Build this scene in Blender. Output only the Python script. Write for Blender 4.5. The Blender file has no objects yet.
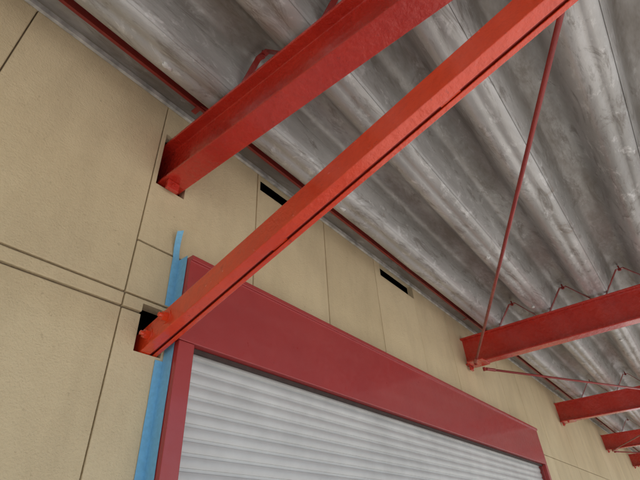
import bpy, bmesh, math, random
from mathutils import Vector, Matrix
random.seed(4)
S=1.35; H0=1.5
def W(x,y,z): return Vector((x*S,y*S,H0+z*S))
scn=bpy.context.scene
col=scn.collection

# ------------------------------------------------------------ materials
def mat(name):
    m=bpy.data.materials.new(name); m.use_nodes=True
    nt=m.node_tree; return m,nt,nt.nodes,nt.links,nt.nodes['Principled BSDF']
def noise(N,L,scale,detail=4,rough=.6,stretch=None,coord='Object',dist=0):
    tc=N.new('ShaderNodeTexCoord'); mp=N.new('ShaderNodeMapping')
    if stretch: mp.inputs['Scale'].default_value=stretch
    L.new(tc.outputs[coord],mp.inputs['Vector'])
    n=N.new('ShaderNodeTexNoise'); n.inputs['Scale'].default_value=scale
    n.inputs['Detail'].default_value=detail; n.inputs['Roughness'].default_value=rough
    n.inputs['Distortion'].default_value=dist
    L.new(mp.outputs[0],n.inputs['Vector']); return n
def ramp(N,L,src,stops):
    r=N.new('ShaderNodeValToRGB'); e=r.color_ramp.elements
    while len(e)<len(stops): e.new(.5)
    for i,(p,c) in enumerate(stops):
        e[i].position=p; e[i].color=(c[0],c[1],c[2],1) if not isinstance(c,(int,float)) else (c,c,c,1)
    L.new(src,r.inputs[0]); return r
def mix(N,L,fac,a,b,mode='MIX'):
    m=N.new('ShaderNodeMix'); m.data_type='RGBA'; m.blend_type=mode
    for s,v in ((m.inputs[0],fac),(m.inputs[6],a),(m.inputs[7],b)):
        if hasattr(v,'links'): L.new(v,s)
        elif isinstance(v,(int,float)): s.default_value=v
        else: s.default_value=(*v,1)
    return m.outputs[2]
def bump(N,L,h,strength,dist,normal=None):
    b=N.new('ShaderNodeBump'); b.inputs['Strength'].default_value=strength; b.inputs['Distance'].default_value=dist
    L.new(h,b.inputs['Height'])
    if normal: L.new(normal,b.inputs['Normal'])
    return b.outputs[0]

def paint(name,c1,c2,rough=.32,drip=.35,coat=.3,spots=.5):
    m,nt,N,L,B=mat(name)
    n=noise(N,L,3.5,4); r=ramp(N,L,n.outputs[0],[(.3,c1),(.7,c2)])
    n3=noise(N,L,42,3,.7); r3=ramp(N,L,n3.outputs[0],[(.66,0),(.72,spots)])
    dark=tuple(v*.45 for v in c1)
    c=mix(N,L,r3.outputs[0],r.outputs[0],dark); L.new(c,B.inputs['Base Color'])
    n2=noise(N,L,26,5,.62)
    L.new(bump(N,L,n2.outputs[0],drip,.016),B.inputs['Normal'])
    rr=ramp(N,L,n2.outputs[0],[(.3,max(.08,rough-.1)),(.7,rough+.12)]); L.new(rr.outputs[0],B.inputs['Roughness'])
    B.inputs['Coat Weight'].default_value=coat; B.inputs['Coat Roughness'].default_value=.1
    return m
M_beam=paint('red_primer_paint',(.46,.022,.012),(.58,.034,.016),.24,.5,.6)
M_strut=paint('fresh_red_primer',(.66,.040,.007),(.78,.058,.010),.17,.6,.8,.35)
M_dull=paint('dull_red_primer',(.24,.020,.017),(.36,.028,.02),.4)
M_frame=paint('crimson_frame_paint',(.38,.040,.040),(.42,.047,.045),.36,.05,.3,.25)

# cream wall panel
m,nt,N,L,B=mat('cream_panel'); M_wall=m
n=noise(N,L,1.1,5,.65); r=ramp(N,L,n.outputs[0],[(.3,(.67,.54,.33)),(.7,(.77,.64,.41))])
n1=noise(N,L,5,5,.7,(1,1,.3)); r1=ramp(N,L,n1.outputs[0],[(.45,0),(.8,.5)])
c=mix(N,L,r1.outputs[0],r.outputs[0],(.46,.36,.22))
nsp=noise(N,L,45,2,.6); rs=ramp(N,L,nsp.outputs[0],[(.70,0),(.74,.4)])
c=mix(N,L,rs.outputs[0],c,(.42,.32,.19))
oi=N.new('ShaderNodeObjectInfo'); ro=ramp(N,L,oi.outputs['Random'],[(0,(.91,.90,.88)),(1,(1,1,1))])
c=mix(N,L,1.0,c,ro.outputs[0],'MULTIPLY')
L.new(c,B.inputs['Base Color'])
B.inputs['Roughness'].default_value=.75
nf=noise(N,L,150,3,.6); nm=noise(N,L,28,3,.6)
b1=bump(N,L,nm.outputs[0],.4,.006); L.new(bump(N,L,nf.outputs[0],1.0,.003,b1),B.inputs['Normal'])

def simple(name,c,rough=.6,metal=0,ns=20,var=.25,bs=.2):
    m,nt,N,L,B=mat(name); n=noise(N,L,ns,4)
    r=ramp(N,L,n.outputs[0],[(.3,tuple(v*(1-var) for v in c)),(.7,tuple(min(1,v*(1+var)) for v in c))])
    L.new(r.outputs[0],B.inputs['Base Color']); B.inputs['Roughness'].default_value=rough; B.inputs['Metallic'].default_value=metal
    L.new(bump(N,L,n.outputs[0],bs,.004),B.inputs['Normal']); return m
M_dark=simple('dark_void',(.012,.012,.012),.9)
M_black=simple('old_rusty_steel',(.05,.03,.025),.7)
M_joint=simple('joint_sealant',(.20,.15,.09),.8)
M_shutter=simple('shutter_slats_grey',(.60,.60,.585),.4,.1,5,.10,.03)
M_tape=simple('blue_masking_tape',(.20,.50,.74),.55,0,60,.10,.2)
M_flash=simple('grey_flashing',(.52,.51,.48),.6,.1,14,.45,.6)
M_dab=simple('sealant_dab',(.62,.61,.58),.6,0,60,.15,.5)

# galvanised deck
m,nt,N,L,B=mat('galvanised_deck'); M_deck=m
nA=noise(N,L,1.8,6,.66,(.5,1.4,1),dist=.5); rA=ramp(N,L,nA.outputs[0],[(.28,(.30,.29,.275)),(.5,(.45,.44,.42)),(.70,(.62,.61,.59))])
nB=noise(N,L,7,6,.74,(.4,1.5,1.5),dist=1.0); rB=ramp(N,L,nB.outputs[0],[(.52,0),(.63,.7)])
c=mix(N,L,rB.outputs[0],rA.outputs[0],(.20,.175,.15))
nC=noise(N,L,20,5,.72,(.5,1,1),dist=.4); rC=ramp(N,L,nC.outputs[0],[(.56,0),(.67,.65)])
c=mix(N,L,rC.outputs[0],c,(.74,.73,.71))
nR=noise(N,L,5,5,.7); rR=ramp(N,L,nR.outputs[0],[(.63,0),(.74,.45)])
c=mix(N,L,rR.outputs[0],c,(.22,.14,.08))
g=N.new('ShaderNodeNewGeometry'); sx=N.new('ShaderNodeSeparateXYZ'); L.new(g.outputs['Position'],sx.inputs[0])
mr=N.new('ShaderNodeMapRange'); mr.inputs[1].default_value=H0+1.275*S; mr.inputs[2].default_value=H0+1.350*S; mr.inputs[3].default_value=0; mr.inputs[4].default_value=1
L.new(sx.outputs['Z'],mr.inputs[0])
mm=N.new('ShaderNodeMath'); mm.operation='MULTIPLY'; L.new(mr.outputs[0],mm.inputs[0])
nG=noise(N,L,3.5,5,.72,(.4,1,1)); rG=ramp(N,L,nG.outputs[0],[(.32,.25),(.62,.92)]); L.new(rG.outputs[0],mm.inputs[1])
c=mix(N,L,mm.outputs[0],c,(.17,.145,.12))  # brown groove stains, plus shade painted into the high flutes for depth
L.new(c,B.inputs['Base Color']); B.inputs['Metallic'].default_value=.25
rr=ramp(N,L,nB.outputs[0],[(.3,.26),(.7,.5)]); L.new(rr.outputs[0],B.inputs['Roughness'])
L.new(bump(N,L,nC.outputs[0],.4,.006),B.inputs['Normal'])

# concrete ground
m,nt,N,L,B=mat('concrete_ground'); M_ground=m
n=noise(N,L,.6,6,.7); r=ramp(N,L,n.outputs[0],[(.3,(.54,.525,.50)),(.7,(.64,.625,.60))])
n2=noise(N,L,30,4,.7); r2=ramp(N,L,n2.outputs[0],[(.4,0),(.75,.25)])
L.new(mix(N,L,r2.outputs[0],r.outputs[0],(.40,.39,.37)),B.inputs['Base Color']); B.inputs['Roughness'].default_value=.9

# ------------------------------------------------------------ helpers
def obj(name,bm,mt,parent=None,smooth=False,loc=None):
    me=bpy.data.meshes.new(name); bm.normal_update(); bm.to_mesh(me); bm.free()
    o=bpy.data.objects.new(name,me); col.objects.link(o)
    me.materials.append(mt)
    if smooth:
        for p in me.polygons: p.use_smooth=True
    if parent: o.parent=parent
    return o
def empty(name):
    e=bpy.data.objects.new(name,None); col.objects.link(e); e.empty_display_size=.2; return e
def add_box(bm,a,b,bev=0.0,M=None):
    lo=[min(a[i],b[i]) for i in range(3)]; hi=[max(a[i],b[i]) for i in range(3)]
    t=bmesh.new(); bmesh.ops.create_cube(t,size=1)
    for v in t.verts:
        v.co=Vector([ (lo[i]+hi[i])/2+v.co[i]*(hi[i]-lo[i]) for i in range(3)])
    if bev>0: bmesh.ops.bevel(t,geom=t.edges[:],offset=bev,segments=2,affect='EDGES',profile=.5)
    if M:
        for v in t.verts: v.co=M@v.co
    me=bpy.data.meshes.new('t'); t.to_mesh(me); t.free(); bm.from_mesh(me); bpy.data.meshes.remove(me)
def add_cyl(bm,p,q,r,seg=12,cap=True,r2=None):
    p=Vector(p);q=Vector(q); d=q-p
    rot=d.to_track_quat('Z','Y').to_matrix().to_4x4()
    Mx=Matrix.Translation((p+q)/2)@rot
    bmesh.ops.create_cone(bm,cap_ends=cap,segments=seg,radius1=r,radius2=r if r2 is None else r2,depth=d.length,matrix=Mx)
def add_bolt(bm,p,n,r=.013,h=.012):
    p=Vector(p);n=Vector(n).normalized()
    add_cyl(bm,p-n*.002,p+n*.003,r*1.6,16)
    add_cyl(bm,p+n*.003,p+n*(.003+h),r,6)
    add_cyl(bm,p+n*(.003+h),p+n*(.003+h*1.9),r*.5,10)
def extrude_profile(bm,pts,frame,L0,L1,bev=.002):
    t=bmesh.new()
    v0=[t.verts.new((a,b,L0)) for a,b in pts]; v1=[t.verts.new((a,b,L1)) for a,b in pts]
    n=len(pts)
    for i in range(n): t.faces.new((v0[i],v0[(i+1)%n],v1[(i+1)%n],v1[i]))
    t.faces.new(v0[::-1]); t.faces.new(v1)
    bmesh.ops.recalc_face_normals(t,faces=t.faces[:])
    if bev>0:
        es=[e for e in t.edges if abs((e.verts[0].co-e.verts[1].co).z)>1e-4]
        bmesh.ops.bevel(t,geom=es,offset=bev,segments=2,affect='EDGES',profile=.5)
    for v in t.verts: v.co=frame@v.co
    me=bpy.data.meshes.new('t'); t.to_mesh(me); t.free(); bm.from_mesh(me); bpy.data.meshes.remove(me)
def frame_mat(o,a,b,c):
    a,b,c=[Vector(v).normalized() for v in (a,b,c)]
    M=Matrix((a,b,c)).transposed().to_4x4(); M.translation=Vector(o); return M

# ------------------------------------------------------------ wall
wall=empty('building_wall')
YW=1.0
def cut(o,boxes):
    for a,b in boxes:
        cb=bmesh.new(); add_box(cb,a,b); cm=bpy.data.meshes.new('c'); cb.to_mesh(cm); cb.free()
        co=bpy.data.objects.new('c',cm); col.objects.link(co)
        md=o.modifiers.new('b','BOOLEAN'); md.object=co; md.operation='DIFFERENCE'; md.solver='EXACT'
        dg=bpy.context.evaluated_depsgraph_get(); ev=o.evaluated_get(dg)
        nm=bpy.data.meshes.new_from_object(ev); o.modifiers.clear(); old=o.data; o.data=nm; nm.name=old.name
        bpy.data.objects.remove(co)
holesN=[(.506,.975,.612,1.202),(.545,.436,.6235,.566),(.955,1.250,1.20,1.341),(1.90,1.252,2.285,1.341),(3.33,1.27,3.62,1.341)]
holes=[(W(a,.9,b),W(c_,1.2,d)) for a,b,c_,d in holesN]
G=.0024
pn=0
def panel(x0,z0,x1,z1,off=0.0,name='panel'):
    global pn
    bm=bmesh.new()
    dy=random.uniform(-.0012,.0012)+off
    a=W(x0,YW,z0)+Vector((G,dy,G)); b=W(x1,YW,z1)+Vector((-G,.045,-G))
    add_box(bm,a,b,.0035)
    pn+=1
    o=obj(f'{name}_{pn}',bm,M_wall,wall)
    hs=[h for h in holes if h[0].x<b.x and h[1].x>a.x and h[0].z<b.z and h[1].z>a.z]
    if hs: cut(o,hs)
ZG=-H0/S; ZT=1.75
DX0,DX1,DZ=.655,3.95,.60
x=.04-.45*6
while x<13.5:
    x1=x+.45
    if x1<=.5:
        panel(x,ZG,x1,-.30); panel(x,-.30,x1,.538); panel(x,.541,x1,.579,-.002,'band'); panel(x,.582,x1,ZT)
    elif x<.6:
        panel(x,ZG,.652,.538); panel(x,.541,.652,.579,-.002,'band'); panel(x,.582,.652,.748); panel(.655,DZ,x1,.748)
        panel(x,.751,x1,ZT)
    elif x1<3.95+.02:
        panel(x,DZ,x1,ZT)
    elif x<DX1:
        panel(x,DZ,x1,ZT); panel(DX1,ZG,x1,DZ)
    else:
        panel(x,ZG,x1,.58); panel(x,.582,x1,ZT)
    x=x1
XE=x
bm=bmesh.new()
def backing(x0,z0,x1,z1):
    xs=sorted({x0,x1,*[v for h in holesN for v in (h[0],h[2]) if x0<v<x1]})
    zs=sorted({z0,z1,*[v for h in holesN for v in (h[1],h[3]) if z0<v<z1]})
    for i in range(len(xs)-1):
        for j in range(len(zs)-1):
            cxm,czm=(xs[i]+xs[i+1])/2,(zs[j]+zs[j+1])/2
            if any(h[0]<cxm<h[2] and h[1]<czm<h[3] for h in holesN): continue
            vs=[bm.verts.new(W(a,1.0,b)+Vector((0,.012,0))) for a,b in ((xs[i],zs[j]),(xs[i+1],zs[j]),(xs[i+1],zs[j+1]),(xs[i],zs[j+1]))]
            bm.faces.new(vs)
backing(-2.66,ZG,.6525,ZT-.01); backing(.6525,DZ+.004,3.955,ZT-.01); backing(3.955,ZG,XE,ZT-.01)
obj('joint_backing',bm,M_joint,wall)
bm=bmesh.new(); add_box(bm,W(-2.66,1.0,ZG)+Vector((0,.30,0)),W(XE,1.0,ZT)+Vector((0,.35,0)))
add_box(bm,W(-2.7,1.0,ZG)+Vector((0,0,0)),W(-2.663,1,ZT)+Vector((0,.35,0)))
add_box(bm,W(-2.7,1.0,ZT)+Vector((0,0,0.002)),W(XE,1,ZT)+Vector((0,.35,.06)))
add_box(bm,W(XE,1.0,ZG)+Vector((.002,0,0)),W(XE,1,ZT)+Vector((.06,.35,0)))
obj('wall_core',bm,M_dark,wall)

# ------------------------------------------------------------ shutter door
door=empty('roller_shutter_door')
yf=.94
bm=bmesh.new()
x0,x1=.632,4.0
prof=[(yf,.475),(yf,.718),(yf-.008,.718),(yf-.008,.734),(.999,.734),(.999,.60),(.985,.60),(.985,.475)]
Mf=frame_mat((0,0,H0),(0,1,0),(0,0,1),(1,0,0))
extrude_profile(bm,[(a*S,b*S) for a,b in prof],Mf,x0*S,x1*S,.0025)
obj('header',bm,M_frame,door)
bm=bmesh.new()
for a,b in ((x0,.682),(3.95,x1)):
    add_box(bm,W(a,yf,ZG),W(b,.999,.4735),.003)
    c0= b if a<1 else a
    s=1 if a<1 else -1
    add_box(bm,W(c0,.962,ZG)+Vector((s*.0005,0,0)),W(c0,.968,.47)+Vector((s*.02,0,0)),.001)
obj('jambs',bm,M_frame,door)
bm=bmesh.new(); p=.046; z=0.0; xs=(.684*S,3.948*S)
prev=None; zt=H0+.60*S; rows=[]
while z<zt:
    for f,d in ((0,0),(.10,.0),(.14,-.004),(.3,-.0062),(.5,-.007),(.7,-.0062),(.86,-.004),(.9,0)):
        rows.append((z+f*p,.992*S+d))
    z+=p
for zz,yy in rows:
    v=(bm.verts.new((xs[0],yy,zz)),bm.verts.new((xs[1],yy,zz)))
    if prev: bm.faces.new((prev[0],prev[1],v[1],v[0]))
    prev=v
o=obj('slat_curtain',bm,M_shutter,door,True)
md=o.modifiers.new('e','EDGE_SPLIT'); md.split_angle=math.radians(40)
bm=bmesh.new(); add_box(bm,W(.684,.962,.462),W(3.948,.972,.4735)); obj('slot_seal',bm,M_black,door)

# ------------------------------------------------------------ masking tape
bm=bmesh.new()
n=46; rows=[]
zb,zt_=ZG+.05,.742
for i in range(n+1):
    t=i/n; zz=zb+(zt_-zb)*t
    j=random.uniform(-.0007,.0007)
    rows.append([W(.608,YW,zz)+Vector((j,-.003,0)),W(.6305,YW,zz)+Vector((-.0006,-.0032,0)),W(.6305,.957,zz)+Vector((-.0008,j,0))])
for i in range(n):
    # the wall-side lap is slit where the strut passes into its opening
    zc=zb+(zt_-zb)*(i+.5)/n
    for k in range(2):
        if k==0 and .425<zc<.575: continue
        bm.faces.new([bm.verts.new(q) for q in (rows[i][k],rows[i][k+1],rows[i+1][k+1],rows[i+1][k])])
prev=None
for i in range(11):
    t=i/10
    c0=W(.608-.010*t,YW,zt_+.085*t)+Vector((0,-.003-.022*t*t,0))
    c1=W(.6305-.016*t,YW,zt_+.092*t)+Vector((-.0006,-.0032-.034*t*t,0))
    a=bm.verts.new(c0); b=bm.verts.new(c1)
    if prev: bm.faces.new((prev[0],prev[1],b,a))
    prev=(a,b)
bmesh.ops.remove_doubles(bm,verts=bm.verts[:],dist=.00001)
tape=obj('masking_tape',bm,M_tape)
md=tape.modifiers.new('s','SOLIDIFY'); md.thickness=.0005

# ------------------------------------------------------------ roof deck
ZB,ZTOP=1.204,1.354; P=.33; Y0=.93
YEND=-1.22
amp=(ZTOP-ZB)/2; mid=(ZTOP+ZB)/2
def dz(y):
    if y>Y0: return ZTOP
    c=math.cos(2*math.pi*(Y0-y)/P)
    z=mid+amp*math.tanh(2.1*c)/math.tanh(2.1)
    u=((Y0-y)/P)%1.0-.5
    return z+.006*math.exp(-(u/.035)**2)
prof=[(.997,ZTOP),(.96,ZTOP)]
ns=40; k=0; y=Y0
while y>YEND:
    prof.append((y,dz(y))); y-=P/ns
bm=bmesh.new()
xs=[-2.6+ i*.10 for i in range(int((XE+2.6)/.10)+1)]
rows=[]
# shallow hand-dents and waviness of thin sheet
dents=[(random.uniform(-.5,6),random.uniform(-.5,.9),random.uniform(.03,.07),random.uniform(-.004,.004)) for _ in range(70)]
def wav(xx,y):
    w_=.0016*math.sin(xx*2.1+y*3)+.0012*math.sin(xx*5.3+y*9)
    for dx,dy,r_,h_ in dents:
        q=((xx-dx)/(2.2*r_))**2+((y-dy)/r_)**2
        if q<6: w_+=h_*math.exp(-q)
    return w_
for xi,xx in enumerate(xs):
    rows.append([bm.verts.new(W(xx,y,z+wav(xx,y))) for y,z in prof])
for i in range(len(rows)-1):
    for j in range(len(prof)-1):
        bm.faces.new((rows[i][j],rows[i][j+1],rows[i+1][j+1],rows[i+1][j]))
roof=empty('corrugated_metal_canopy_roof')
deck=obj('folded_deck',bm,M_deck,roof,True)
bm=bmesh.new()
k=0
while Y0-k*P-P*.70>YEND:
    ya=Y0-k*P-P*.66; seg=[ya-P*.02*i for i in range(7)]
    prevs=None
    for xx in xs:
        z_=lambda y: dz(y)-.0026+wav(xx,y)
        row=[bm.verts.new(W(xx,seg[0],z_(seg[0])+.0026))]+[bm.verts.new(W(xx,yy,z_(yy))) for yy in seg]+[bm.verts.new(W(xx,seg[-1],z_(seg[-1])+.0026))]
        if prevs:
            for j in range(len(row)-1): bm.faces.new((prevs[j],prevs[j+1],row[j+1],row[j]))
        prevs=row
    k+=1
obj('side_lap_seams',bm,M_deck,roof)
bm=bmesh.new()
for q,(xx,yy) in enumerate([(1.24,.765),(2.06,.435),(2.83,.435),(.35,.765),(3.9,.105)]):
    t=bmesh.new(); bmesh.ops.create_icosphere(t,subdivisions=3,radius=1)
    for v in t.verts:
        n_=1+.25*math.sin(v.co.x*4+q)+.15*math.sin(v.co.y*7+q*2)
        v.co=W(xx,yy+.022,ZB)+Vector((v.co.x*.022*n_,v.co.y*.012*n_,v.co.z*.009))
    me=bpy.data.meshes.new('t'); t.to_mesh(me); t.free(); bm.from_mesh(me); bpy.data.meshes.remove(me)
obj('sealant_dabs',bm,M_dab,roof,True)
bm=bmesh.new(); add_box(bm,W(-2.6,.986,1.326),W(XE-.02,.9975,1.348),.001)
obj('wall_flashing',bm,M_flash,roof)
bm=bmesh.new(); add_box(bm,W(-2.6,YEND-.07,1.10),W(XE,YEND-.055,1.40),.003)
add_box(bm,W(-2.6,YEND-.053,1.385),W(XE,YEND+.0,1.398),.001)
obj('fascia',bm,M_flash,roof)
bm=bmesh.new()
prof2=[(.885,1.300),(.885,1.346),(.925,1.346),(.925,1.342),(.889,1.342),(.889,1.300)]
prof2=[(a+.008,b-.004) for a,b in prof2]
extrude_profile(bm,[(a*S,b*S) for a,b in prof2],Mf,-2.6*S,(XE-.05)*S,.0005)
obj('ledger_angle',bm,M_dull)

# ------------------------------------------------------------ beams
BX=[.560+2.405*i for i in range(-1,6)]
def hbeam(xc):
    e=empty('steel_beam')
    bm=bmesh.new()
    zb,zt=.995,1.186; h=.039; tf=.011; tw=.0055
    pr=[(-h,zb),(h,zb),(h,zb+tf),(tw/2,zb+tf),(tw/2,zt-tf),(h,zt-tf),(h,zt),(-h,zt),(-h,zt-tf),(-tw/2,zt-tf),(-tw/2,zb+tf),(-h,zb+tf)]
    F=frame_mat((xc*S,0,H0),(1,0,0),(0,0,1),(0,-1,0))
    extrude_profile(bm,[(a*S,b*S) for a,b in pr],F,-1.16*S,1.16*S,.003)
    obj('h_section',bm,M_beam,e)
    bm=bmesh.new()
    add_box(bm,W(xc-.030,.972,.960),W(xc+.012,.985,.9935),.002)
    add_bolt(bm,W(xc-.01,.972,.976),(0,-1,0),.009,.008)
    if xc>1:
        add_box(bm,W(xc-.115,.86,.984),W(xc+.03,.965,.9935),.002)
        add_bolt(bm,W(xc-.10,.91,.984),(0,0,-1),.012)
    obj('root_cleat',bm,M_beam,e)
    bm=bmesh.new(); 
    pts=[]; k=0; hw=.045
    while Y0-k*P>-1.15:
        yc=Y0-k*P
        pts+= [(yc+hw*.45 if k else yc+.02,ZTOP-.026),(yc-hw*.45,ZTOP-.026),(yc-P/2+.035,1.1895),(yc-P/2-.035,1.1895)]; k+=1
    for i in range(len(pts)-1):
        (a,b),(c_,d)=pts[i],pts[i+1]
        p_=W(xc,a,b); q_=W(xc,c_,d); dd=(q_-p_)
        Fm=frame_mat(p_,(1,0,0),Vector((1,0,0)).cross(dd),dd)
        add_box(bm,(-.013,-.0025,-.001),(.013,.0025,dd.length+.001),0,Fm)
    for k in range(1,7):
        yc=Y0-k*P
        add_cyl(bm,W(xc,yc,ZTOP-.039),W(xc,yc,ZTOP-.003),.006,8); add_cyl(bm,W(xc,yc,ZTOP-.037),W(xc,yc,ZTOP-.029),.012,6)
    obj('tight_frame',bm,M_dull,e)
for bx in BX: hbeam(bx)

def strut(xc):
    e=empty('steel_strut')
    z0_=.470-.09*.270
    A=W(xc+.001,1.09,z0_); Bp=W(xc-.042,-.93,z0_+2.02*.270)
    d=(Bp-A); Ld=d.length; dn=d.normalized()
    up=Vector((1,0,0)).cross(dn)
    if up.z<0: up=-up
    up.normalize(); ax=dn.cross(up); 
    if ax.x<0: ax=-ax
    F=frame_mat(A,ax,up,d)
    bm=bmesh.new(); h=.041; t=.005; fw=.040; gap=.011
    for s in (-1,1):
        o_=gap/2
        w= fw if s<0 else .017
        pr=[(o_,-h),(o_+w,-h),(o_+w,h),(o_,h),(o_,h-t),(o_+w-t,h-t),(o_+w-t,-h+t),(o_,-h+t)]
        extrude_profile(bm,[(s*a,b) for a,b in pr],F,0,Ld,.0025)
    obj('channels',bm,M_strut,e)
    bm=bmesh.new()
    nrm=-ax; xo=-(gap/2+fw)
    for c_,b_ in ((.160,.000),(.262,.008)):
        p_=F@Vector((xo,b_,c_)); add_bolt(bm,p_,nrm,.016,.014)
    c_=.75
    while c_<Ld-.1:
        add_box(bm,(-gap/2+.0005,-h+.006,c_-.03),(gap/2-.0005,h-.004,c_+.03),0,F); c_+=.62
    obj('bolts',bm,M_strut,e)
    bm=bmesh.new(); add_box(bm,(-.004,-h+.008,.02),(.004,h-.006,Ld-.02),0,F); obj('gusset',bm,M_dull,e)
strut(.598)

def rod(p,q,r=.0100):
    e=empty('brace_rod'); bm=bmesh.new(); p=Vector(p);q=Vector(q); d=(q-p).normalized()
    add_cyl(bm,p,q,r,14)
    obj('rod',bm,M_dull,e,True)
    bm=bmesh.new()
    for a,s in ((p,1),(q,-1)):
        add_cyl(bm,a+d*s*.03,a+d*s*.13,r*1.5,8)
    add_cyl(bm,p-Vector((0,0,.02)),p+Vector((0,0,.012)),.013,6)
    add_cyl(bm,q-Vector((0,0,.02)),q+Vector((0,0,.012)),.013,6)
    obj('end_fittings',bm,M_dull,e)
for a,b in ((2,1),(2,3),(4,3),(4,5)):
    s=1 if b<a else -1
    rod(W(BX[a]-.10*s if s>0 else BX[a]+.05,.915,.972),W(BX[b]-.002*s,-.26,.979))
# ------------------------------------------------------------ ground
bm=bmesh.new(); bmesh.ops.create_grid(bm,x_segments=2,y_segments=2,size=600)
obj('ground',bm,M_ground)

# ------------------------------------------------------------ camera
cam=bpy.data.cameras.new('camera'); co=bpy.data.objects.new('camera',cam); col.objects.link(co)
cx=Vector((.6215,-.7817,-.0489)); cy=Vector((-.4312,-.3936,.8118)); cz=cx.cross(cy)
R=Matrix((cx,cy,cz)).transposed().to_4x4(); R.translation=Vector((0,0,H0)); co.matrix_world=R
cam.sensor_width=36; cam.lens=24.75; cam.clip_start=.02; cam.clip_end=2000
scn.camera=co
# ------------------------------------------------------------ light
sd=Vector((.35,-1,1.55)).normalized()
sun=bpy.data.lights.new('sun','SUN'); sun.energy=5; sun.angle=math.radians(.5); sun.color=(1,.95,.87)
so=bpy.data.objects.new('sun',sun); col.objects.link(so); so.rotation_euler=sd.to_track_quat('Z','Y').to_euler()
w=bpy.data.worlds.new('World'); scn.world=w; w.use_nodes=True
nt=w.node_tree; sky=nt.nodes.new('ShaderNodeTexSky'); sky.sky_type='NISHITA'; sky.sun_disc=False
sky.sun_elevation=math.asin(sd.z); sky.sun_rotation=math.atan2(sd.x,sd.y)
bg=nt.nodes['Background']; bg.inputs[1].default_value=.15; nt.links.new(sky.outputs[0],bg.inputs[0])
scn.view_settings.view_transform='Standard'; scn.view_settings.look='None'; scn.view_settings.exposure=0
